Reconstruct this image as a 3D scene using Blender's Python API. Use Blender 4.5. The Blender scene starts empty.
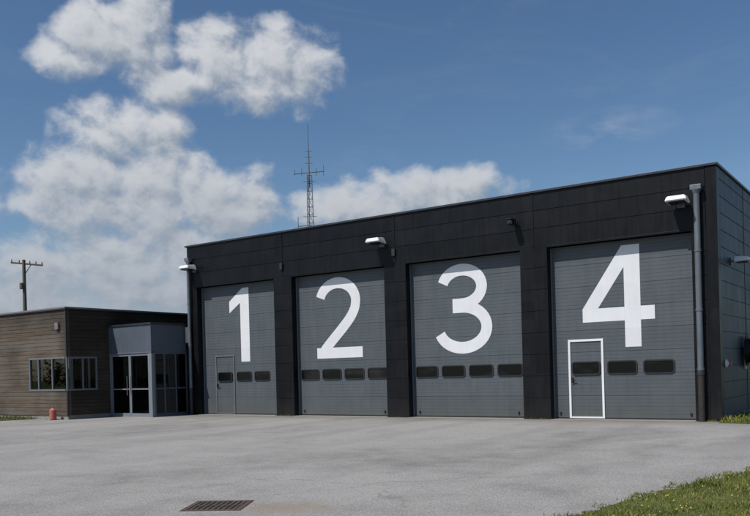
import bpy, bmesh, math, random
import numpy as np
from mathutils import Vector, Matrix
random.seed(4); rng=np.random.default_rng(7)
S=bpy.context.scene
C=S.collection
S.view_settings.view_transform='Standard'
try: S.view_settings.look='None'
except: pass
S.view_settings.exposure=0

# ------------------------------------------------------------ materials
class NT:
    def __init__(s,tree): s.t=tree; s.n=tree.nodes; s.l=tree.links
    def node(s,t,**k):
        n=s.n.new(t)
        for a,b in k.items(): setattr(n,a,b)
        return n
    def put(s,sock,v):
        if isinstance(v,bpy.types.NodeSocket): s.l.new(v,sock)
        elif v is not None: sock.default_value=v
    def math(s,op,a,b=None,c=None,clamp=False):
        n=s.node('ShaderNodeMath',operation=op); n.use_clamp=clamp
        s.put(n.inputs[0],a)
        if b is not None: s.put(n.inputs[1],b)
        if c is not None: s.put(n.inputs[2],c)
        return n.outputs[0]
    def vm(s,op,a,b=None,c=None):
        n=s.node('ShaderNodeVectorMath',operation=op)
        s.put(n.inputs[0],a)
        if b is not None: s.put(n.inputs[1],b)
        if c is not None: s.put(n.inputs[2],c)
        return n.outputs['Value'] if op in('LENGTH','DOT_PRODUCT','DISTANCE') else n.outputs['Vector']
    def noise(s,vec,scale,detail=4,rough=.5,dist=0):
        n=s.node('ShaderNodeTexNoise'); s.put(n.inputs['Vector'],vec)
        n.inputs['Scale'].default_value=scale; n.inputs['Detail'].default_value=detail
        n.inputs['Roughness'].default_value=rough; n.inputs['Distortion'].default_value=dist
        return n.outputs['Fac']
    def mr(s,v,a,b,c=0,d=1,smooth=False):
        n=s.node('ShaderNodeMapRange'); 
        if smooth: n.interpolation_type='SMOOTHSTEP'
        s.put(n.inputs[0],v)
        for i,x in enumerate((a,b,c,d)): s.put(n.inputs[i+1],x)
        return n.outputs[0]
    def mix(s,f,a,b,bt='MIX'):
        n=s.node('ShaderNodeMix',data_type='RGBA',blend_type=bt)
        s.put(n.inputs[0],f)
        for i,x in ((6,a),(7,b)):
            s.put(n.inputs[i], x if isinstance(x,bpy.types.NodeSocket) else (*x,1))
        return n.outputs[2]
    def scale(s,vec,xyz):
        return s.vm('MULTIPLY',vec,xyz)
    def bump(s,h,dist,strength=1):
        n=s.node('ShaderNodeBump'); n.inputs['Distance'].default_value=dist
        n.inputs['Strength'].default_value=strength; s.put(n.inputs['Height'],h); return n.outputs[0]

def base(name,col=(.5,.5,.5),rough=.5,metal=0,spec=.5):
    m=bpy.data.materials.new(name); m.use_nodes=True
    t=NT(m.node_tree); p=m.node_tree.nodes['Principled BSDF']
    p.inputs['Base Color'].default_value=(*col,1); p.inputs['Roughness'].default_value=rough
    p.inputs['Metallic'].default_value=metal; p.inputs['Specular IOR Level'].default_value=spec
    pos=t.node('ShaderNodeNewGeometry').outputs['Position']
    return m,t,p,pos

def paint(name,col,rough=.45,metal=0,var=.15,scale=2.0,streak=True,spec=.5,bump=0,panel=None,dirt=0):
    m,t,p,pos=base(name,col,rough,metal,spec)
    n1=t.noise(pos,scale,4,.6)
    f=n1
    if streak:
        n2=t.noise(t.scale(pos,(6,6,.5)),1.5,3,.6)
        f=t.math('MULTIPLY_ADD',n2,.5,t.math('MULTIPLY',n1,.5))
    lo=tuple(c*(1-var) for c in col); hi=tuple(min(1,c*(1+var)+.004) for c in col)
    c=t.mix(t.mr(f,.3,.7),lo,hi)
    sep=t.node('ShaderNodeSeparateXYZ'); t.put(sep.inputs[0],pos)
    if panel:
        px,pzz,z0,amt=panel
        cb=t.node('ShaderNodeCombineXYZ'); t.put(cb.inputs[0],t.math('FLOOR',t.math('DIVIDE',t.math('ADD',sep.outputs[0],-.1),px))); t.put(cb.inputs[1],t.math('FLOOR',t.math('DIVIDE',t.math('ADD',sep.outputs[2],-z0),pzz)))
        w=t.node('ShaderNodeTexWhiteNoise'); t.put(w.inputs[0],cb.outputs[0])
        c=t.mix(1.0,c,t.mix(w.outputs[0],(1-amt,)*3,(1+amt,)*3),'MULTIPLY')
    if dirt:
        d=t.mr(t.math('MULTIPLY_ADD',f,-.9,sep.outputs[2]),-.35,.25,dirt,0)
        c=t.mix(d,c,(.10,.092,.08))
    t.put(p.inputs['Base Color'],c)
    t.put(p.inputs['Roughness'],t.mr(f,.3,.7,rough*.85,min(1,rough*1.2)))
    if bump: t.put(p.inputs['Normal'],t.bump(t.noise(pos,1.6,1,.5),bump))
    return m

M={}
M['black']=paint('black_cladding',(.0035,.0041,.0058),.42,0,.3,1.2,bump=.010,spec=.20,panel=(4.6,.5,4.78,.25),dirt=.10)
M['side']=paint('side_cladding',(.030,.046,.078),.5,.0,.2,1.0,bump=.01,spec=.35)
M['dark']=paint('dark_void',(.006,.006,.007),.8)
M['door']=paint('door_grey',(.076,.090,.102),.5,0,.12,1.5,spec=.33,panel=(4.6,.591,.05,.045),dirt=.35)
M['number']=paint('white_paint',(.66,.67,.69),.5,0,.05,3,panel=(4.6,.591,.05,.03))
M['white']=paint('white_metal',(.70,.71,.72),.45,0,.06,3)
M['greyframe']=paint('grey_frame',(.17,.19,.22),.45,0,.1,3)
M['officeframe']=paint('office_window_frame',(.13,.145,.16),.45,0,.1,3)
M['doorframe']=paint('wicket_grey',(.12,.14,.155),.45,0,.1,3)
M['pipe']=paint('zinc_pipe',(.13,.15,.17),.42,.3,.25,3)
M['castiron']=paint('cast_iron',(.025,.021,.020),.6,0,.3,5)
M['lobby']=paint('lobby_panel',(.074,.092,.118),.42,0,.12,1.5)
M['rubber']=paint('rubber',(.010,.010,.011),.6)
M['galv']=paint('galvanised_steel',(.14,.15,.16),.5,.4,.2,8)
M['cap']=paint('cap_metal',(.03,.036,.046),.4,.2,.2,2)
M['zinc_light']=paint('roof_edge',(.18,.175,.175),.45,.2,.15,3)
M['red']=paint('red_paint',(.42,.06,.04),.5,0,.2,9)
M['pinkred']=paint('faded_red',(.40,.11,.08),.6,0,.2,9)
M['roof']=paint('roof_membrane',(.12,.12,.12),.9,0,.2,1)
M['concrete']=paint('concrete',(.25,.24,.22),.85,0,.25,3)
M['lining']=paint('room_wall',(.08,.08,.075),.85,0,.2,1)
M['poster']=paint('poster',(.42,.12,.09),.6,0,.3,6)
M['blind']=paint('blind',(.50,.51,.51),.7,0,.1,6)
M['rust']=paint('rusty_iron',(.075,.05,.038),.75,0,.4,14,streak=False)
M['polewood']=paint('pole_wood',(.10,.075,.055),.8,0,.3,3)
m,t,p,pos=base('window_glass_dark',(.008,.009,.010),.16,0,.22); M['dglass']=m
t.put(p.inputs['Base Color'],t.mix(t.mr(t.noise(t.scale(pos,(1,1,3)),.8,2),.5,.7),(.004,.005,.006),(.018,.02,.022)))
m=bpy.data.materials.new('clear_glass'); m.use_nodes=True; t=NT(m.node_tree); m.node_tree.nodes.clear()
out=t.node('ShaderNodeOutputMaterial'); tr=t.node('ShaderNodeBsdfTransparent'); tr.inputs[0].default_value=(.58,.63,.65,1)
gl=t.node('ShaderNodeBsdfGlossy'); gl.inputs['Roughness'].default_value=.02
fr=t.node('ShaderNodeFresnel'); fr.inputs[0].default_value=1.6
mx=t.node('ShaderNodeMixShader'); t.put(mx.inputs[0],t.math('ADD',fr.outputs[0],.03,clamp=True))
t.l.new(tr.outputs[0],mx.inputs[1]); t.l.new(gl.outputs[0],mx.inputs[2]); t.l.new(mx.outputs[0],out.inputs[0]); M['glass']=m
def wood(name,a,b,cc,axis):
    m,t,p,pos=base(name,(.1,.08,.06),.8,0,.25)
    n1=t.noise(t.scale(pos,(.35,.35,9)),3,5,.65,.3)
    sep=t.node('ShaderNodeSeparateXYZ'); t.put(sep.inputs[0],pos)
    pl=t.math('FLOOR',t.math('DIVIDE',t.math('ADD',sep.outputs[2],-.01),.14))
    run=t.math('FLOOR',t.math('DIVIDE',t.math('ADD',sep.outputs[axis],t.math('MULTIPLY',pl,1.37)),3.1))
    cb=t.node('ShaderNodeCombineXYZ'); t.put(cb.inputs[0],pl); t.put(cb.inputs[1],run)
    w=t.node('ShaderNodeTexWhiteNoise'); t.put(w.inputs[0],cb.outputs[0])
    c=t.mix(t.mr(n1,.35,.65),a,b)
    c=t.mix(t.math('MULTIPLY',w.outputs[0],.8),c,cc)
    big=t.noise(t.scale(pos,(.5,.5,.8)),1.1,4,.6)
    c=t.mix(t.mr(big,.4,.68,0,.7),c,tuple(x*.4 for x in a))
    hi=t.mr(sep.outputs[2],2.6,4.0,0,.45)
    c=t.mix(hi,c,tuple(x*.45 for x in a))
    t.put(p.inputs['Base Color'],c); t.put(p.inputs['Normal'],t.bump(n1,.004))
    return m
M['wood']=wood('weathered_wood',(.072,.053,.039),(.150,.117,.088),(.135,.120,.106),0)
M['woodside']=wood('weathered_wood_painted_shade',(.038,.027,.020),(.080,.058,.043),(.06,.05,.042),1)  # same boards as the front, side wall's shade painted in as darker browns

# ------------------------------------------------------------ helpers
def addobj(name,me,mats,parent=None):
    o=bpy.data.objects.new(name,me); C.objects.link(o)
    for m in (mats if isinstance(mats,(list,tuple)) else [mats]): me.materials.append(m)
    if parent: o.parent=parent
    return o
def empty(name,loc=(0,0,0)):
    e=bpy.data.objects.new(name,None); e.location=loc; C.objects.link(e); e.empty_display_size=.3; return e
def from_bm(name,bm,mats,parent=None,smooth=False):
    bmesh.ops.recalc_face_normals(bm,faces=bm.faces[:])
    me=bpy.data.meshes.new(name); bm.to_mesh(me); bm.free()
    if smooth:
        for p in me.polygons: p.use_smooth=True
    return addobj(name,me,mats,parent)
def bm_box(bm,x0,x1,y0,y1,z0,z1,bev=0):
    r=bmesh.ops.create_cube(bm,size=1)
    vs=r['verts']
    for v in vs: v.co=Vector(((x0+x1)/2+v.co.x*(x1-x0),(y0+y1)/2+v.co.y*(y1-y0),(z0+z1)/2+v.co.z*(z1-z0)))
    if bev:
        es=list({e for v in vs for e in v.link_edges})
        bmesh.ops.bevel(bm,geom=es,offset=bev,segments=2,affect='EDGES',profile=.6)
def box(name,x0,x1,y0,y1,z0,z1,mat,parent=None,bev=0.004):
    bm=bmesh.new(); bm_box(bm,x0,x1,y0,y1,z0,z1,bev); return from_bm(name,bm,mat,parent)
def boxes(name,lst,mat,parent=None,bev=.004):
    bm=bmesh.new()
    for b in lst: bm_box(bm,*b,bev)
    return from_bm(name,bm,mat,parent)
def bm_cyl(bm,p0,p1,r0,r1=None,seg=12,cap=True):
    p0=Vector(p0);p1=Vector(p1); d=p1-p0; r1=r0 if r1 is None else r1
    q=d.to_track_quat('Z','Y').to_matrix().to_4x4()
    bmesh.ops.create_cone(bm,cap_ends=cap,segments=seg,radius1=r0,radius2=r1,depth=d.length,matrix=Matrix.Translation((p0+p1)/2)@q)
def levels(z0,z1,pitch,gw,gd,deep_every=0,deep=0,off=0):
    pts=[(0,z0)]; k=1
    z=z0+pitch-off
    while z<z1-gw:
        d=deep if (deep_every and k%deep_every==0) else gd
        pts+= [(0,z-gw/2),(-d,z-gw*.25),(-d,z+gw*.25),(0,z+gw/2)]; z+=pitch; k+=1
    pts.append((0,z1)); return pts
def ribbed(name,a0,a1,z0,z1,plane,th,pitch,gw,gd,mat,parent=None,face='-y',**k):
    pts=levels(z0,z1,pitch,gw,gd,**k)
    full=pts+[(-th,z1),(-th,z0)]
    f=(lambda a,d,z:(a,plane-d,z)) if face=='-y' else ((lambda a,d,z:(plane+d,a,z)) if face=='+x' else (lambda a,d,z:(plane-d,a,z)))
    bm=bmesh.new()
    A=[bm.verts.new(f(a0,d,z)) for d,z in full]; B=[bm.verts.new(f(a1,d,z)) for d,z in full]
    n=len(full)
    for i in range(n): bm.faces.new((A[i],A[(i+1)%n],B[(i+1)%n],B[i]))
    bm.faces.new(A); bm.faces.new(B[::-1])
    return from_bm(name,bm,mat,parent)

# ------------------------------------------------------------ fire station
L=18.7; H=6.3; DH=4.78; DEP=13.0
FS=empty('fire_station')
doors=[(0.5,4.3),(5.1,8.9),(9.7,13.5),(14.3,18.1)]
pil=[(0.012,.5),(4.3,5.1),(8.9,9.7),(13.5,14.3),(18.1,18.45)]
for i,(a,b) in enumerate(pil):
    ribbed(f'pillar_{i+1}',a,b,0.0,DH,0,.42,.60,.016,.012,M['black'],FS)
box('corner_trim',18.455,L+.012,-.012,.30,0.0,H-.05,M['black'],FS)
js=[0.012,4.7,9.3,13.9,18.45]
for i in range(4):
    ribbed(f'fascia_{i+1}',js[i]+.009,js[i+1]-.009,DH+.002,H-.03,0,.40,.50,.018,.014,M['black'],FS)
box('fascia_backing',0.03,18.45,.06,.38,DH+.01,H-.06,M['dark'],FS)
boxes('fascia_joint_cover',[(j-.035,j+.035,-.014,.01,DH+.02,H-.05) for j in js[1:4]],M['black'],FS)
boxes('lintel_trim',[(a+.002,b-.002,-.010,.06,DH-.05,DH-.001) for a,b in doors],M['black'],FS)
boxes('pillar_hinge_box',[(j-.06,j+.06,-.07,-.001,5.0,5.22) for j in js[1:3]],M['rubber'],FS,.01)
boxes('parapet_cap',[(-.05,L+.05,-.05,.34,H-.028,H+.03),(L-.30,L+.05,.342,DEP,H-.028,H+.03),(-.05,.30,.342,DEP,H-.028,H+.03),(-.05,L+.05,DEP+.002,DEP+.3,H-.028,H+.03)],M['cap'],FS)
ribbed('side_wall_right',.302,DEP,0.12,H-.03,L,.2,.42,.022,.018,M['side'],FS,face='+x')
boxes('side_wall_joints',[(L+.001,L+.012,y-.03,y+.03,.12,H-.04) for y in (3.4,6.6,9.8)],M['side'],FS,0)
box('side_plinth',L-.15,L-.02,.302,DEP,0,.118,M['concrete'],FS)
ribbed('side_wall_left',.3,DEP,0,H-.03,0.0,.2,.42,.022,.018,M['black'],FS,face='-x')
box('back_wall',0,L,DEP,DEP+.2,0,H-.03,M['side'],FS)
box('roof',.2,L-.2,.42,DEP-.01,H-.5,H-.3,M['roof'],FS)
box('interior_floor',.2,L-.2,.5,DEP-.01,-.05,.01,M['concrete'],FS)
boxes('door_threshold',[(a+.003,b-.003,-.10,.34,-.02,.011) for a,b in doors],M['concrete'],FS,0)
DY=.28
def rrect(cx,cz,w,h,r,n=5):
    P=[]
    for (sx,sz,a0) in ((1,1,0),(-1,1,90),(-1,-1,180),(1,-1,270)):
        for k in range(n+1):
            a=math.radians(a0+90*k/n); P.append((cx+sx*(w/2-r)+r*math.cos(a),cz+sz*(h/2-r)+r*math.sin(a)))
    return P
def door_window(name,cx,cz,w,h,y,parent,th=.035):
    o=rrect(cx,cz,w,h,.09); i=rrect(cx,cz,w-2*th,h-2*th,.06)
    bm=bmesh.new(); n=len(o)
    v=[[bm.verts.new((x,yy,z)) for x,z in P] for P,yy in ((o,y+.03),(o,y-.022),(i,y-.022),(i,y-.004))]
    for q in range(3):
        for k in range(n): bm.faces.new((v[q][k],v[q][(k+1)%n],v[q+1][(k+1)%n],v[q+1][k]))
    f=bm.faces.new([v[3][k] for k in range(n)])
    bmesh.ops.recalc_face_normals(bm,faces=bm.faces[:])
    f.material_index=1
    me=bpy.data.meshes.new(name); bm.to_mesh(me); bm.free()
    return addobj(name,me,[M['rubber'],M['dglass']],parent)
WZ=1.385; WW=.80; WH=.37
for i,(a,b) in enumerate(doors):
    d=ribbed(f'overhead_door_{i+1}',a+.01,b-.01,.05,DH-.052,DY,.05,.0985,.012,.004,M['door'],FS,deep_every=6,deep=.010)
    box(f'door_seal_{i+1}',a+.012,b-.012,DY+.004,DY+.05,.012,.049,M['rubber'],FS,0)
    boxes(f'door_guides_{i+1}',[(a+.001,a+.035,DY-.05,DY-.002,.012,DH-.06),(b-.035,b-.001,DY-.05,DY-.002,.012,DH-.06)],M['doorframe'],FS)
for i,k in ((1,4),(2,4)):
    a=doors[i][0]
    for q in range(k): door_window(f'door_window_{i+1}_{q+1}',a+.11+.395+q*.927,WZ,WW,WH,DY,FS)
for x in (15.23,16.21,17.16): door_window('door_window_4',x,WZ,WW,WH,DY-(.012 if x<15.5 else 0),FS)
for x in (1.60,2.55,3.42): door_window('door_window_1',x,WZ,.74,.36,DY-(.012 if x<2 else 0),FS)
def wicket(name,a,b,h,mat,w):
    boxes(name,[(a,a+w,DY-.03,DY+.01,.03,h),(b-w,b,DY-.03,DY+.01,.03,h),(a+w+.001,b-w-.001,DY-.029,DY+.01,h-w,h-.001),(a+w+.001,b-w-.001,DY-.029,DY+.01,.03,.03+w*.7)],mat,FS)
    boxes(name+'_handle',[(a+w+.03,a+w+.06,DY-.07,DY-.0,1.0,1.14),(a+w+.03,a+w+.15,DY-.075,DY-.06,1.05,1.075)],M['rubber'],FS)
wicket('wicket_door_white_frame',14.74,15.72,2.17,M['white'],.06)
wicket('wicket_door_grey_frame',1.12,2.08,2.17,M['doorframe'],.045)
boxes('door_bottom_ironmongery',[(x,x+.05,DY-.03,DY,.12,.2) for x in (5.3,8.6,9.9,13.2,14.45,17.9)],M['rubber'],FS)
NY=DY-.003
def digit(name,dx,polys,strips):
    bm=bmesh.new()
    for q,P in enumerate(polys):
        bm.faces.new([bm.verts.new((x+dx,NY,z)) for x,z in P])
    for q,(P,th) in enumerate(strips):
        y=NY-.0009*(q+1); n=len(P); vs=[]
        for i in range(n):
            a=Vector(P[max(0,i-1)]);b=Vector(P[min(n-1,i+1)]); d=(b-a).normalized(); nn=Vector((-d.y,d.x))*th/2; p=Vector(P[i])
            vs.append((bm.verts.new((p.x+nn.x+dx,y,p.y+nn.y)),bm.verts.new((p.x-nn.x+dx,y,p.y-nn.y))))
        for i in range(n-1): bm.faces.new((vs[i][0],vs[i+1][0],vs[i+1][1],vs[i][1]))
    for f in bm.faces:
        f.normal_update()
        if f.normal.y>0: f.normal_flip()
    bmesh.ops.triangulate(bm,faces=[f for f in bm.faces if len(f.verts)>4])
    me=bpy.data.meshes.new(name); bm.to_mesh(me); bm.free(); return addobj(name,me,M['number'],FS)
def arc(cx,cz,rx,rz,a0,a1,n=28):
    return [(cx+rx*math.cos(math.radians(a0+(a1-a0)*k/n)),cz+rz*math.sin(math.radians(a0+(a1-a0)*k/n))) for k in range(n+1)]
def cat(P,n=8):
    out=[]
    for i in range(len(P)-1):
        p0=Vector(P[max(0,i-1)]);p1=Vector(P[i]);p2=Vector(P[i+1]);p3=Vector(P[min(len(P)-1,i+2)])
        for k in range(n):
            u=k/n; v=.5*((2*p1)+(p2-p0)*u+(2*p0-5*p1+4*p2-p3)*u*u+(3*p1-p0-3*p2+p3)*u**3); out.append((v.x,v.y))
    out.append(tuple(P[-1])); return out
digit('painted_number_1',-.24,[[(2.66,1.92),(3.09,1.92),(3.09,4.58),(2.78,4.58),(2.12,4.12),(2.12,3.70),(2.66,4.05)]],[])
digit('painted_number_2',-.25,[[(6.18,1.92),(8.06,1.92),(8.06,2.27),(6.18,2.27)]],
      [(arc(7.09,3.79,.74,.615,166,0,26)[:-1]+cat([(7.83,3.79),(7.78,3.53),(7.60,3.24),(7.28,2.91),(6.92,2.58),(6.60,2.28),(6.42,2.08)],6),.36)])
digit('painted_number_3',-.12,[],[(arc(11.60,3.89,.66,.515,165,-90)+[(11.45,3.375),(11.28,3.375)],.35),([(11.28,3.30),(11.45,3.30)]+arc(11.60,2.69,.80,.61,90,-163),.35)])
digit('painted_number_4',-.10,[[(16.41,1.92),(16.83,1.92),(16.83,4.60),(16.41,4.60)],[(15.27,2.62),(16.409,2.62),(16.409,2.98),(15.27,2.98)],[(16.831,2.62),(17.19,2.62),(17.19,2.98),(16.831,2.98)],
      [(15.27,2.981),(15.70,2.981),(16.409,4.03),(16.409,4.60),(16.36,4.60)]],[])

# ------------------------------------------------------------ wall lamps etc
def wall_lamp(face,x,y,z,s=1.0,name='wall_lamp'):
    e=empty(name,(x,y,z))
    if face=='+x': e.rotation_euler=(0,0,math.radians(90))
    bm=bmesh.new()
    P=[(-.26,-.12,-.05),(.26,-.12,-.05),(.26,-.58,-.02),(-.26,-.58,-.02),
       (-.17,-.14,.15),(.17,-.14,.15),(.22,-.55,.10),(-.22,-.55,.10)]
    v=[bm.verts.new(Vector(p)*s) for p in P]
    for f in ((0,1,2,3),(4,5,6,7),(0,1,5,4),(1,2,6,5),(2,3,7,6),(3,0,4,7)): bm.faces.new([v[i] for i in f])
    bmesh.ops.recalc_face_normals(bm,faces=bm.faces[:])
    bmesh.ops.bevel(bm,geom=bm.edges[:],offset=.02*s,segments=3,affect='EDGES')
    from_bm('lamp_housing',bm,M['white'],e)
    bm=bmesh.new(); bm_box(bm,-.2*s,.2*s,-.53*s,-.17*s,-.062*s,-.047*s,.004); from_bm('lamp_lens',bm,M['dglass'],e)
    bm=bmesh.new(); bm_box(bm,-.05*s,.05*s,-.2*s,-.02,-.03*s,.05*s,.006); bm_box(bm,-.09*s,.09*s,-.025,0,-.12*s,.12*s,.005); from_bm('lamp_bracket',bm,M['pipe'],e)
    return e
wall_lamp('-y',.42,-.001,5.42); wall_lamp('-y',8.86,-.001,5.45); wall_lamp('-y',17.88,-.001,5.45)
wall_lamp('+x',L+.013,1.5,4.05,.8)
sc=empty('security_camera',(13.4,-.001,5.5))
bm=bmesh.new(); bm_box(bm,-.05,.05,-.03,0,-.08,.08,.005); bm_box(bm,-.02,.02,-.14,-.03,-.02,.02,.004); from_bm('mount',bm,M['rubber'],sc)
bm=bmesh.new(); bm_box(bm,-.075,.075,-.42,-.1,-.075,.065,.02); bm_box(bm,-.09,.09,-.46,-.1,.067,.08,.003); bm_cyl(bm,(0,-.435,0),(0,-.41,0),.045); from_bm('camera_body',bm,M['rubber'],sc)
def drainpipe(x,yc,r,ztop,zlow,hop):
    e=empty('drainpipe',(x,yc,0))
    bm=bmesh.new(); bm_cyl(bm,(0,0,zlow),(0,0,ztop),r,seg=20)
    from_bm('pipe',bm,M['pipe'],e,False)
    bm=bmesh.new()
    for z in [zlow+.02+q*(ztop-zlow-.1)/3 for q in range(4)]:
        bm_cyl(bm,(0,0,z),(0,0,z+.06),r+.012,seg=20); bm_box(bm,-.02,.02,0,-yc-.001,z+.01,z+.05)
    from_bm('brackets',bm,M['pipe'],e)
    bm=bmesh.new(); bm_box(bm,-hop,hop,-hop*.8,min(hop,-yc-.002),ztop-.02,ztop+.10,.008); bm_cyl(bm,(0,0,ztop-.12),(0,0,ztop-.021),r,hop*.9,16)
    from_bm('hopper',bm,M['pipe'],e)
    bm=bmesh.new(); bm_cyl(bm,(0,0,.0),(0,0,zlow),r+.006,seg=20); bm_cyl(bm,(0,0,zlow-.1),(0,0,zlow-.001),r+.02,seg=20); from_bm('ground_pipe',bm,M['castiron'],e)
drainpipe(18.27,-.115,.075,5.72,1.25,.13)
drainpipe(.17,-.10,.06,5.75,1.0,.11)
e=empty('hose_reel',(L+.013,3.0,1.75))
bm=bmesh.new(); bm_cyl(bm,(0.0,0,0),(.06,0,0),.12,seg=24); bm_cyl(bm,(.06,0,0),(.08,0,0),.42,seg=40); bm_cyl(bm,(.08,0,0),(.2,0,0),.33,seg=40); bm_cyl(bm,(.2,0,0),(.22,0,0),.42,seg=40); from_bm('drum',bm,M['rubber'],e)
bm=bmesh.new(); bm_cyl(bm,(.22,0,0),(.25,0,0),.1,seg=24); bm_box(bm,0,.05,-.05,.05,-.5,-.1,.01); from_bm('hub',bm,M['white'],e)
e=empty('fire_inlet',(L+.013,.55,1.42))
bm=bmesh.new(); bm_cyl(bm,(0,0,0),(.03,0,0),.10,seg=24); bm_cyl(bm,(.03,0,0),(.09,0,0),.05,seg=20); from_bm('flange',bm,M['white'],e)
bm=bmesh.new(); bm_cyl(bm,(.09,0,0),(.13,0,0),.06,seg=20); from_bm('cap',bm,M['red'],e)

# ------------------------------------------------------------ lobby
LB=empty('entrance_lobby')
lx0,lx1,ly0,ly1,lh,gh=-2.49,-.10,-1.7,0.6,3.40,2.36
boxes('upper_panels',[(lx0,lx1-.001,ly0,ly0+.12,gh,lh-.05),(lx1-.12,lx1,ly0+.121,-.06,gh,lh-.05)],M['lobby'],LB,.003)
boxes('roof_cap',[(lx0,lx1+.04,ly0-.04,-.055,lh-.048,lh+.02)],M['cap'],LB,.004)
boxes('seam',[(lx0+1.2,lx0+1.215,ly0-.004,ly0+.01,gh,lh-.05),(lx0,lx1,ly0-.012,ly0+.0,gh-.03,gh+.01)],M['doorframe'],LB,0)
w=.055
fr=[(lx0,lx0+.09,ly0+.02,ly0+.1,0,gh),(lx1-.16,lx1,ly0,ly0+.13,0,gh-.032)]
mid=(lx0+.09+lx1-.16)/2
for a,b in ((lx0+.095,mid-.005),(mid+.005,lx1-.165)):
    fr+=[(a,a+w,ly0+.02,ly0+.08,.02,gh-.02),(b-w,b,ly0+.02,ly0+.08,.02,gh-.02),(a+w,b-w,ly0+.022,ly0+.078,.02,.14),(a+w,b-w,ly0+.022,ly0+.078,gh-.12,gh-.02),(a+w,b-w,ly0+.022,ly0+.078,1.0,1.05)]
boxes('door_frames',fr,M['greyframe'],LB,.003)
boxes('door_handles',[(mid-.11,mid-.085,ly0-.05,ly0-.03,.8,1.5),(mid+.085,mid+.11,ly0-.05,ly0-.03,.8,1.5)],M['galv'],LB,.003)
fr2=[]; ys=[ly0+.14,-1.12,-.58,-.06]
for k in range(3):
    a,b=ys[k],ys[k+1]
    fr2+=[(lx1-.09,lx1-.01,a,a+w,.02,gh),(lx1-.088,lx1-.012,a+w,b-.0,.02,.12),(lx1-.088,lx1-.012,a+w,b,gh-.08,gh),(lx1-.088,lx1-.012,a+w,b,1.0,1.05)]
fr2.append((lx1-.09,lx1-.01,-.058,-.012,.02,gh))
boxes('side_glazing_frames',fr2,M['lobby'],LB,.003)
boxes('lobby_glass',[(lx0+.1,lx1-.17,ly0+.045,ly0+.055,.05,gh-.04),(lx1-.05,lx1-.04,ly0+.15,-.03,.05,gh-.02)],M['glass'],LB,0)
boxes('interior',[(lx0,lx1-.13,ly1,ly1+.1,0,lh-.06),(lx0+.01,lx1-.13,ly0+.13,ly1-.01,gh+.3,gh+.35)],M['lining'],LB,0)
box('interior_floor',lx0+.01,lx1-.02,ly0+.02,ly1-.01,0.0,.02,M['concrete'],LB,0)
boxes('notice',[(lx0+.42,lx0+.76,ly0+.062,ly0+.066,1.40,1.85),(lx0+1.48,lx0+1.85,ly0+.062,ly0+.066,1.2,1.75)],M['poster'],LB,0)
boxes('reception_counter',[(lx0+.9,lx0+2.0,ly1-.6,ly1-.2,0.02,1.0)],M['concrete'],LB,.01)

# ------------------------------------------------------------ wooden office
WB=empty('wooden_office_building')
wx,wy,wh=-2.5,-3.5,4.05
wz0,wz1=1.07,2.25; wl=-4.8; wr=-2.23; X0=-16
P=dict(th=.15,pitch=.14,gw=.014,gd=.016)
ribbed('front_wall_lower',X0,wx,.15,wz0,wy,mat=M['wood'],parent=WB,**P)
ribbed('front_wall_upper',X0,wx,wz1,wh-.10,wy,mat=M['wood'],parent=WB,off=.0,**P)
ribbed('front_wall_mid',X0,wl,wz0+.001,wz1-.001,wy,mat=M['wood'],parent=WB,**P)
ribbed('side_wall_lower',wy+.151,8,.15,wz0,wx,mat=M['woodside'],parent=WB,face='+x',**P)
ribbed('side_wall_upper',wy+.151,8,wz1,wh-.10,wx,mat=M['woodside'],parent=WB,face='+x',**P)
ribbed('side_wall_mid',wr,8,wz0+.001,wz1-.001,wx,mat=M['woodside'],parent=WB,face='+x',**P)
boxes('plinth',[(X0,wx-.03,wy+.03,wy+.14,0,.149),(wx-.14,wx-.03,wy+.141,8,0,.149)],M['concrete'],WB,0)
boxes('roof_edge',[(X0,wx+.06,wy-.06,wy+.16,wh-.098,wh-.06),(wx-.16,wx+.06,wy+.162,8,wh-.098,wh-.06)],M['castiron'],WB,.004)
boxes('roof_cap',[(X0,wx+.07,wy-.07,wy+.17,wh-.058,wh),(wx-.17,wx+.07,wy+.172,8,wh-.058,wh)],M['zinc_light'],WB,.004)
box('roof',X0,wx-.18,wy+.18,8,wh-.35,wh-.2,M['roof'],WB)
boxes('rear_walls',[(X0,X0+.15,wy+.151,8,0,wh-.1),(X0,wx,8.001,8.15,0,wh-.1)],M['wood'],WB)
boxes('corner_board',[(wx-.05,wx+.018,wy-.018,wy+.04,.12,wz0-.04),(wx-.05,wx+.018,wy-.018,wy+.04,wz1+.04,wh-.10)],M['castiron'],WB,.003)
f=.05; fr=[]
fr+=[(wl,wx-.03,wy-.02,wy+.09,wz0-.03,wz0+.03),(wl,wx-.03,wy-.02,wy+.09,wz1-.05,wz1+.01)]
for x in (wl,-4.25,-3.40,-2.58): fr.append((x,x+f,wy-.018,wy+.08,wz0+.03,wz1-.05))
fr+=[(wx-.09,wx+.02,wy-.02,wr,wz0-.032,wz0+.028),(wx-.09,wx+.02,wy-.02,wr,wz1-.052,wz1+.008)]
for y in (wy-.018,-2.86,wr-f): fr.append((wx-.08,wx+.018,y,y+f,wz0+.03,wz1-.053))
boxes('window_frame',fr,M['officeframe'],WB,.003)
boxes('window_glass',[(wl+.02,wx-.085,wy+.03,wy+.04,wz0+.02,wz1-.04),(wx-.045,wx-.035,wy+.03,wr-.02,wz0+.02,wz1-.04)],M['glass'],WB,0)
bl=[]
for x,zz in ((-4.72,.35),(-4.17,.25),(-3.78,.5),(-3.3,.3),(-2.95,.2)): bl.append((x,x+.36,wy+.12,wy+.13,wz0+zz,wz1-.05))
boxes('interior_blinds',bl,M['blind'],WB,0)
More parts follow.
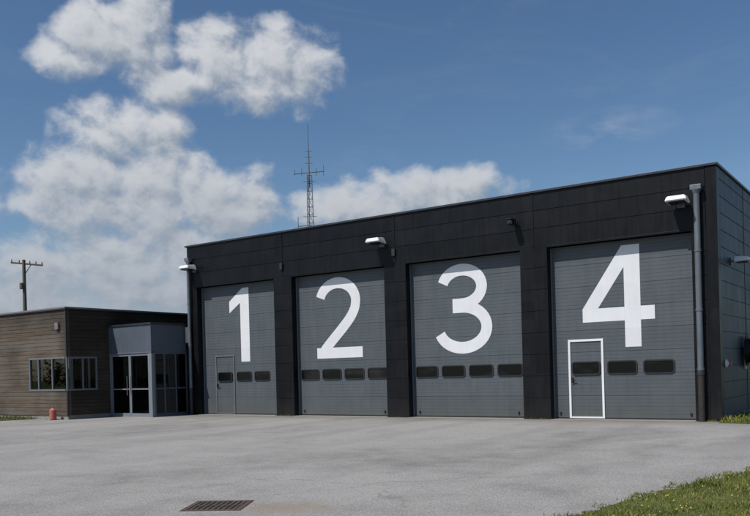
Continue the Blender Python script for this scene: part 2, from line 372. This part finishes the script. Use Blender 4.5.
boxes('room_lining',[(-7.0,-2.7,wy+2.2,wy+2.3,0,3.4),(-7,-2.66,wy+.16,wy+2.19,2.9,3.0),(-7,-2.66,wy+.16,wy+2.19,0.2,.3),(-7.1,-7.01,wy+.16,wy+2.3,.2,3.0)],M['lining'],WB,0)
boxes('wall_box',[(-3.05,-2.85,wy-.09,wy-.001,3.25,3.5)],M['zinc_light'],WB,.01)
e=empty('gas_bottle',(-2.98,-3.78,0))
bm=bmesh.new(); bm_cyl(bm,(0,0,.03),(0,0,.36),.12,seg=24); bm_cyl(bm,(0,0,.36),(0,0,.43),.12,.05,24); bm_cyl(bm,(0,0,0.0),(0,0,.03),.10,seg=24); from_bm('cylinder_body',bm,M['pinkred'],e,False)
bm=bmesh.new(); bm_cyl(bm,(0,0,.43),(0,0,.5),.025); bm_cyl(bm,(-.03,0,.48),(.06,0,.48),.015); from_bm('valve',bm,M['galv'],e)

# ------------------------------------------------------------ radio mast
RM=empty('radio_mast',(1.95,5.0,H-.3))
bm=bmesh.new()
hh=3.6; 
def leg(k,z):
    r=.17*(1-z/hh*.35); a=math.radians(120*k+20); return Vector((r*math.cos(a),r*math.sin(a),z))
for k in range(3): bm_cyl(bm,leg(k,0),leg(k,hh),.018,seg=6)
nz=11
for q in range(nz):
    za,zb=hh*q/nz,hh*(q+1)/nz
    for k in range(3):
        bm_cyl(bm,leg(k,zb),leg((k+1)%3,zb),.009,seg=5)
        bm_cyl(bm,leg(k,za),leg((k+1)%3,zb),.009,seg=5)
from_bm('lattice',bm,M['galv'],RM)
bm=bmesh.new(); bm_cyl(bm,(0,0,hh-.5),(0,0,4.6),.03,.025,8); bm_cyl(bm,(0,0,4.6),(0,0,5.75),.018,.012,6)
from_bm('pole',bm,M['galv'],RM)
r=Vector((.822,.569,0))
bm=bmesh.new()
z=3.72
bm_cyl(bm,r*-.62+Vector((0,0,z-.05)),r*.62+Vector((0,0,z+.03)),.02,seg=6)
for s_,h1,h2 in ((-.6,-.1,.12),(-.3,-.12,.2),(.3,-.14,.16),(.6,-.15,.3)):
    bm_cyl(bm,r*s_+Vector((0,0,z+h1)),r*s_+Vector((0,0,z+h2)),.014,seg=6)
for zz,w_ in ((4.1,.16),(4.35,.16),(4.6,.14),(3.35,.25),(1.9,.28)):
    bm_cyl(bm,r*-w_+Vector((0,0,zz)),r*w_+Vector((0,0,zz)),.012,seg=6)
bm_cyl(bm,r*-.5+Vector((0,0,1.5)),r*.05+Vector((0,0,1.55)),.015,seg=6); bm_cyl(bm,r*-.5+Vector((0,0,1.3)),r*-.5+Vector((0,0,1.9)),.014,seg=6)
from_bm('aerials',bm,M['galv'],RM)
# ------------------------------------------------------------ utility pole
UP=empty('utility_pole',(-25.0,9.0,0))
bm=bmesh.new(); bm_cyl(bm,(0,0,-.2),(0,0,9.2),.16,.10,12); from_bm('pole',bm,M['polewood'],UP,False)
bm=bmesh.new(); R=Vector((.85,.52,0))
bm_cyl(bm,R*-.85+Vector((0,0,9.05)),R*1.25+Vector((0,0,8.8)),.055,seg=6); bm_cyl(bm,R*.5+Vector((0,0,8.9)),Vector((0,0,8.2)),.03,seg=6)
bm_box(bm,-.12,.12,-.28,-.1,7.3,7.7,.03)
from_bm('crossarm',bm,M['polewood'],UP)
bm=bmesh.new()
for k in (-.8,-.3,.4,.8,1.2): bm_cyl(bm,R*k+Vector((0,0,8.97-k*.12)),R*k+Vector((0,0,9.16-k*.12)),.04,.025,8)
from_bm('insulators',bm,M['castiron'],UP)

# ------------------------------------------------------------ ground
def field_mat():
    m,t,p,pos=base('field_grass',(.06,.09,.025),.95,0,.1)
    n=t.noise(pos,.12,4,.6); n2=t.noise(pos,6,4,.7)
    c=t.mix(t.mr(n,.35,.65),(.045,.075,.018),(.085,.105,.03)); c=t.mix(t.mr(n2,.4,.7,0,.6),c,(.11,.12,.045))
    t.put(p.inputs['Base Color'],c); return m
M['field']=field_mat()
def sheet(name,pts,z,mat):
    bm=bmesh.new(); bm.faces.new([bm.verts.new((x,y,z)) for x,y in pts]); 
    bmesh.ops.triangulate(bm,faces=bm.faces[:])
    return from_bm(name,bm,mat)
bm=bmesh.new(); bmesh.ops.create_grid(bm,x_segments=20,y_segments=20,size=900); from_bm('ground',bm,M['field'])
def asphalt():
    m,t,p,pos=base('asphalt',(.19,.185,.18),.9,0,.2)
    big=t.noise(t.scale(pos,(1,.6,1)),.22,5,.62,.8); mid=t.noise(pos,1.3,5,.68); fine=t.noise(pos,55,2,.8)
    sep=t.node('ShaderNodeSeparateXYZ'); t.put(sep.inputs[0],pos)
    c=t.mix(t.mr(big,.38,.60),(.205,.197,.188),(.325,.313,.300))
    c=t.mix(t.mr(mid,.40,.66,0,.6),c,(.365,.352,.338))
    u=t.math('ABSOLUTE',t.math('SUBTRACT',t.math('MULTIPLY',t.math('FRACT',t.math('DIVIDE',t.math('MULTIPLY_ADD',sep.outputs[1],.06,t.math('ADD',sep.outputs[0],-.1)),4.6)),4.6),2.3))
    tr=t.mr(t.math('ABSOLUTE',t.math('SUBTRACT',u,.95)),.10,.42,.30,0,True)
    tr=t.math('MULTIPLY',t.math('MULTIPLY',tr,t.mr(sep.outputs[1],-15,-3,0,1)),t.mr(mid,.3,.6))
    c=t.mix(tr,c,(.13,.125,.12))
    c=t.mix(t.mr(fine,.36,.53,.6,0),c,(.12,.117,.112)); c=t.mix(t.mr(fine,.54,.66,0,.6),c,(.50,.485,.46))
    v=t.node('ShaderNodeTexVoronoi',feature='DISTANCE_TO_EDGE'); v.inputs['Scale'].default_value=.17
    wob=t.node('ShaderNodeTexNoise'); t.put(wob.inputs['Vector'],pos); wob.inputs['Scale'].default_value=1.1; wob.inputs['Detail'].default_value=4
    t.put(v.inputs['Vector'],t.vm('MULTIPLY_ADD',wob.outputs['Color'],(1.3,1.3,0),pos))
    cr=t.math('MULTIPLY',t.mr(v.outputs['Distance'],0,.0035,.4,0),t.mr(big,.46,.54))
    c=t.mix(cr,c,(.09,.088,.085))
    c=t.mix(t.mr(mid,.30,.40,.4,0),c,(.15,.147,.142))
    d=t.vm('SUBTRACT',pos,(17.15,-14.35,0)); rot=t.node('ShaderNodeVectorRotate',rotation_type='Z_AXIS'); t.put(rot.inputs['Vector'],d); rot.inputs['Angle'].default_value=math.radians(-35)
    ln=t.vm('LENGTH',t.vm('MULTIPLY',rot.outputs[0],(2.0,2.8,1)))
    st=t.mr(t.math('MULTIPLY_ADD',mid,2.4,ln),1.4,2.6,.6,0)
    c=t.mix(st,c,(.27,.21,.155))
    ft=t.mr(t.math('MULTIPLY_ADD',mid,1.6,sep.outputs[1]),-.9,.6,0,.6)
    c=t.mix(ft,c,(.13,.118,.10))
    t.put(p.inputs['Base Color'],c)
    t.put(p.inputs['Normal'],t.bump(fine,.007,.9)); return m
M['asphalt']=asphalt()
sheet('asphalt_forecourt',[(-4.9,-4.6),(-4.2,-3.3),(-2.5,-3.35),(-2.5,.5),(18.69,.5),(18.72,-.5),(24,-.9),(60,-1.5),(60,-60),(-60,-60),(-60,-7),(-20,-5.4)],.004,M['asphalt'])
e=empty('drain_grate',(16.4,-14.6,0)); e.rotation_euler=(0,0,math.radians(30))
bm=bmesh.new(); 
for b in ((-.33,.33,-.33,-.27),(-.33,.33,.27,.33),(-.33,-.27,-.269,.269),(.27,.33,-.269,.269)): bm_box(bm,*b,.0,.012,.003)
from_bm('frame',bm,M['rust'],e)
bm=bmesh.new()
for k in range(9):
    x=-.24+k*.06; bm_box(bm,x-.015,x+.015,-.268,.268,.005,.010,.002)
bm_box(bm,-.268,.268,-.012,.012,.0105,.0125)
from_bm('bars',bm,M['rust'],e)
bm=bmesh.new(); bm_box(bm,-.268,.268,-.268,.268,.0042,.0048); from_bm('pit',bm,M['dark'],e)

vp=[(18.6,-30),(18.9,-22),(19.45,-17.5),(20.05,-13.7),(20.3,-12.3),(20.5,-11.2),(20.8,-10.0),(21.0,-9.0),(21.7,-7.6),(23.2,-6.3),(26,-5.4),(50,-5),(50,-30)]
def rough_edge(pts,n=9,a=.07):
    out=[]
    for i in range(len(pts)):
        p=Vector(pts[i]);q=Vector(pts[(i+1)%len(pts)])
        for k in range(n):
            w=p.lerp(q,k/n); out.append((w.x+random.uniform(-a,a),w.y+random.uniform(-a,a)))
    return out
def soil():
    m,t,p,pos=base('turf_soil',(.06,.07,.02),.95,0,.1)
    n=t.noise(pos,3,4,.7); n2=t.noise(pos,40,3,.7)
    c=t.mix(t.mr(n,.35,.65),(.06,.085,.02),(.11,.12,.038)); c=t.mix(t.mr(n2,.45,.7,0,.6),c,(.13,.11,.065))
    t.put(p.inputs['Base Color'],c); return m
M['soil']=soil()
vpr=rough_edge(vp,12,.06)
side_p=rough_edge([(18.73,-.55),(21.5,-.9),(45,-1.2),(45,40),(18.73,40)],7,.06)
side_p=[(max(18.73,x),y) for x,y in side_p]
left_p=rough_edge([(-40,-7.3),(-12,-5.2),(-5.2,-4.6),(-4.4,-3.45),(-40,-3.45)],8,.08)
GV=empty('grass_verge')
for nm,pp in (('turf_front',vpr),('turf_side',side_p),('turf_left',left_p)):
    o=sheet(nm,pp,.012,M['soil']); o.parent=GV
def inside(px,py,poly):
    c=np.zeros(len(px),bool); j=len(poly)-1
    for i in range(len(poly)):
        xi,yi=poly[i];xj,yj=poly[j]
        k=((yi>py)!=(yj>py))&(px<(xj-xi)*(py-yi)/(yj-yi+1e-12)+xi); c^=k; j=i
    return c
def grass(name,poly,bx,n,hmin,hmax,w,mats,xy=None):
    if xy is None:
        x=rng.uniform(bx[0],bx[1],n); y=rng.uniform(bx[2],bx[3],n); k=inside(x,y,poly); x=x[k];y=y[k]
    else: x,y=xy
    n=len(x)
    cl=.5+.5*np.sin(x*3.1+np.sin(y*2.3)*2)*np.cos(y*2.7+np.sin(x*1.7)*2)
    h=(hmin+(hmax-hmin)*rng.random(n)**1.6)*(.55+.8*cl)
    a=rng.uniform(0,2*np.pi,n); la=rng.uniform(0,2*np.pi,n); le=h*rng.uniform(.1,.9,n)
    ww=w*rng.uniform(.6,1.3,n)
    dx,dy=np.cos(a)*ww/2,np.sin(a)*ww/2
    V=np.zeros((n,4,3)); z0=.005
    V[:,0]=np.stack([x-dx,y-dy,np.full(n,z0)],1); V[:,1]=np.stack([x+dx,y+dy,np.full(n,z0)],1)
    V[:,2]=np.stack([x+dx*.7+np.cos(la)*le*.35,y+dy*.7+np.sin(la)*le*.35,z0+h*.62],1)
    V[:,3]=np.stack([x+np.cos(la)*le,y+np.sin(la)*le,z0+h],1)
    me=bpy.data.meshes.new(name); me.vertices.add(n*4); me.vertices.foreach_set('co',V.ravel())
    me.loops.add(n*4); me.loops.foreach_set('vertex_index',np.arange(n*4,dtype=np.int32))
    me.polygons.add(n); me.polygons.foreach_set('loop_start',np.arange(0,n*4,4,dtype=np.int32))
    try: me.polygons.foreach_set('loop_total',np.full(n,4,dtype=np.int32))
    except: pass
    mi=(rng.random(n)*len(mats)).astype(np.int32); 
    me.update(calc_edges=True); 
    o=addobj(name,me,mats,GV); me.polygons.foreach_set('material_index',mi); me.update(); return o
def blade(name,c1):
    m,t,p,pos=base(name,c1,.6,0,.25)
    n=t.noise(pos,1.2,3,.6); t.put(p.inputs['Base Color'],t.mix(t.mr(n,.35,.65),tuple(x*.8 for x in c1),(c1[0]*1.5,c1[1]*1.2,c1[2]*1.1))); return m
gm=[blade('blade_a',(.105,.155,.028)),blade('blade_b',(.14,.18,.038)),blade('blade_c',(.070,.115,.022)),blade('blade_dry',(.22,.19,.08))]
gm=[gm[0],gm[1],gm[2],gm[0],gm[1],gm[3]]
grass('grass_blades_near',vpr,(19.4,25,-16,-5.5),110000,.015,.06,.008,gm)
grass('grass_blades_wide',vpr,(18,40,-30,-5),60000,.02,.07,.012,gm)
grass('grass_blades_side',side_p,(18.7,27,-1,10),30000,.05,.16,.014,gm)
grass('grass_blades_left',left_p,(-22,-4,-7.5,-3.4),40000,.04,.14,.014,gm)
tx=[];ty=[]
for q in range(70):
    i=random.uniform(0,8); k=int(i); p=Vector(vp[k]).lerp(Vector(vp[k+1]),i-k); cx,cy=p.x-abs(random.gauss(0,.07)),p.y
    n=random.randint(10,40); s_=random.uniform(.02,.06); tx+=list(rng.normal(cx,s_,n)); ty+=list(rng.normal(cy,s_,n))
for q in range(60):
    cx=random.choice([random.uniform(-4,-2.6),random.uniform(0,18.6),random.uniform(17.8,18.9),random.uniform(4.3,5.1),random.uniform(13.5,14.3)]); cy=-.05 if cx>0 else -3.62
    if cx>0 and any(a-.02<cx<b+.02 for a,b in doors): continue
    n=random.randint(5,18); tx+=list(rng.normal(cx,.05,n)); ty+=list(cy-np.abs(rng.normal(0,.02,n)))
grass('weed_tufts',None,None,0,.015,.06,.008,gm,(np.array(tx),np.array(ty)))
bm=bmesh.new()
m,t,p,pos=base('dandelion_yellow',(.58,.45,.05),.6); M['yel']=m
cnt=0
while cnt<200:
    x=random.uniform(19.6,25);y=random.uniform(-15,-6)
    if not inside(np.array([x]),np.array([y]),vpr)[0]: continue
    if math.sin(x*2.1+y)*math.cos(y*1.7)<-.1: continue
    h=random.uniform(.03,.06); r_=random.uniform(.005,.010)
    bmesh.ops.create_cone(bm,cap_ends=True,segments=7,radius1=r_,radius2=r_*.5,depth=.01,matrix=Matrix.Translation((x,y,h))@Matrix.Rotation(random.uniform(-.5,.5),4,'X')); cnt+=1
from_bm('dandelion_flowers',bm,M['yel'],GV)
def leafm(n_,c):
    m,t,p,pos=base(n_,c,.8,0,.2); n=t.noise(pos,.4,3); t.put(p.inputs['Base Color'],t.mix(n,tuple(x*.6 for x in c),tuple(x*1.4 for x in c))); return m
M['leaf']=leafm('tree_leaves',(.05,.08,.025)); M['leaf2']=leafm('tree_leaves_dark',(.03,.05,.018))
V=[];F=[];MI=[]
for q in range(150):
    az=math.radians(random.uniform(-120,75)); dd=random.uniform(170,215)
    cx,cy=20+dd*math.sin(az),-20+dd*math.cos(az); ht=random.uniform(5,9)
    for s_ in range(7):
        bx=cx+random.gauss(0,2.4);by=cy+random.gauss(0,2.4);bz=random.uniform(.2,.8)*ht; rr=random.uniform(1.2,2.4)
        for k in range(45):
            v=Vector((random.gauss(0,1),random.gauss(0,1),random.gauss(0,1))).normalized()*rr*random.uniform(.6,1.05)
            c=Vector((bx,by,bz))+v
            if c.z<0: continue
            u=Vector((random.gauss(0,1),random.gauss(0,1),random.gauss(0,1))).normalized(); w_=u.orthogonal().normalized()
            s2=random.uniform(.25,.5); i=len(V)
            V+= [c-u*s2,c+w_*s2*.6,c+u*s2,c-w_*s2*.6]; F.append((i,i+1,i+2,i+3)); MI.append(random.random()<.5)
me=bpy.data.meshes.new('distant_trees'); me.from_pydata(V,[],F); o=addobj('distant_trees',me,[M['leaf'],M['leaf2']])
me.polygons.foreach_set('material_index',np.array(MI,dtype=np.int32))

# ------------------------------------------------------------ world
W=bpy.data.worlds.new('World'); S.world=W; W.use_nodes=True
try:
    W.cycles.sampling_method='MANUAL'; W.cycles.sample_map_resolution=256
except Exception as ex: print(ex)
t=NT(W.node_tree); W.node_tree.nodes.clear()
SUN_EL,SUN_AZ=52,201
sky=t.node('ShaderNodeTexSky'); sky.sky_type='NISHITA'; sky.sun_disc=False
sky.sun_elevation=math.radians(SUN_EL); sky.sun_rotation=math.radians(SUN_AZ); sky.air_density=1.0; sky.dust_density=.5; sky.ozone_density=3.0
gen=t.node('ShaderNodeTexCoord').outputs['Generated']
sep=t.node('ShaderNodeSeparateXYZ'); t.put(sep.inputs[0],gen)
az=t.math('MULTIPLY',t.math('ARCTAN2',sep.outputs[0],sep.outputs[1]),57.2958); el=t.math('MULTIPLY',t.math('ARCSINE',sep.outputs[2]),57.2958)
cb=t.node('ShaderNodeCombineXYZ'); t.put(cb.inputs[0],az); t.put(cb.inputs[1],el); AE=cb.outputs[0]
A0=-34.7
blobs=[(-17.0,21.8,4.3,2.8),(-20.3,20.2,2.2,1.3),(-15.0,24.0,2.2,2.6),(-7.4,20.6,5.2,2.7),(-10.5,21.6,2.6,2.0),(-13.0,19.0,3.2,1.3),(-16.8,16.0,4.0,2.6),(-19.0,12.5,5.2,3.2),
(-10.5,11.8,4.6,2.5),(-14.5,12.2,5.0,3.8),(-15.0,7.2,10.5,4.2),(-24.2,5.6,9,3.4),(3.4,12.2,6.2,1.8),(7.2,13.0,2.3,1.3),(-1.4,11.4,5,1.6),(-25.3,11.5,1.7,1.5),
(3,8.6,9,3.0),(-62,14,15,7),(75,17,22,7)]
wn=t.node('ShaderNodeTexNoise'); t.put(wn.inputs['Vector'],AE); wn.inputs['Scale'].default_value=.28; wn.inputs['Detail'].default_value=2
warp=t.vm('MULTIPLY',t.vm('SUBTRACT',wn.outputs['Color'],(.5,.5,.5)),(3.4,2.2,0))
def field(off,det):
    p=t.vm('ADD',AE,off); pw=t.vm('ADD',p,warp)
    acc=None
    for a,e_,rx,ry in blobs:
        d=t.vm('MULTIPLY_ADD',pw,(1/rx,1/ry,0),(-(A0+a)/rx,-e_/ry,0))
        v=t.vm('DOT_PRODUCT',d,d)
        acc=v if acc is None else t.math('SMOOTH_MIN',acc,v,.45)
    n1=t.noise(t.vm('MULTIPLY',p,(1,1.2,1)),.36,det,.58,.2)
    return t.math('MULTIPLY_ADD',t.math('SUBTRACT',n1,.5),3.0,t.math('SUBTRACT',1.2,t.math('MINIMUM',acc,4)))
F0=field((0,0,0),8); F1=field((-.5,.9,0),5)
dens=t.mr(F0,-.2,1.1,0,1,True)
wisp=t.noise(t.vm('MULTIPLY',AE,(.35,1.3,1)),.25,5,.62,.8)
w2=t.vm('MULTIPLY_ADD',AE,(1/4.5,1/1.3,0),(-(A0+16.5)/4.5,-15.7/1.3,0))
wv=t.math('MULTIPLY',t.mr(t.vm('DOT_PRODUCT',w2,w2),1.3,0,0,1),t.mr(wisp,.4,.7,0,.4))
haze=t.mr(wisp,.5,.85,0,.08)
dens=t.math('MAXIMUM',t.math('MAXIMUM',dens,wv),haze)
dens=t.math('MULTIPLY',dens,t.mr(el,-1,1,0,.97),clamp=True)
lit=t.mr(t.math('SUBTRACT',F0,F1),-.85,.75,0,1,True)
core=t.mr(F0,.4,2.2,1,.5)
lowg=t.mr(el,5,17,.42,1)
lit=t.math('MULTIPLY',t.math('MULTIPLY',lit,core),lowg)
ccol=t.mix(lit,(2.9,3.4,4.1),(7.0,7.1,7.3))
hs=t.node('ShaderNodeHueSaturation'); hs.inputs['Saturation'].default_value=1.12; hs.inputs['Value'].default_value=.88
t.put(hs.inputs['Color'],sky.outputs[0])
col=t.mix(dens,hs.outputs[0],ccol)
bg=t.node('ShaderNodeBackground'); bg.inputs[1].default_value=.1; t.put(bg.inputs[0],col)
out=t.node('ShaderNodeOutputWorld'); t.l.new(bg.outputs[0],out.inputs[0])

# sun
sd=bpy.data.lights.new('sun','SUN'); sd.energy=4.3; sd.angle=math.radians(.5); sd.color=(1,.955,.885)
so=bpy.data.objects.new('sun',sd); C.objects.link(so)
a=math.radians(SUN_AZ); e_=math.radians(SUN_EL)
dirv=Vector((math.sin(a)*math.cos(e_),math.cos(a)*math.cos(e_),math.sin(e_)))
so.rotation_euler=dirv.to_track_quat('Z','Y').to_euler(); so.location=dirv*50

# camera
cd=bpy.data.cameras.new('camera'); co=bpy.data.objects.new('camera',cd); C.objects.link(co); S.camera=co
cd.sensor_width=36; cd.lens=38.8; cd.shift_y=.1507; cd.clip_end=3000
mt=Matrix.Rotation(math.radians(34.7),4,'Z')@Matrix.Rotation(math.radians(90),4,'X')@Matrix.Rotation(math.radians(-1.5),4,'Z')
co.matrix_world=Matrix.Translation((22.99,-20.98,1.46))@mt
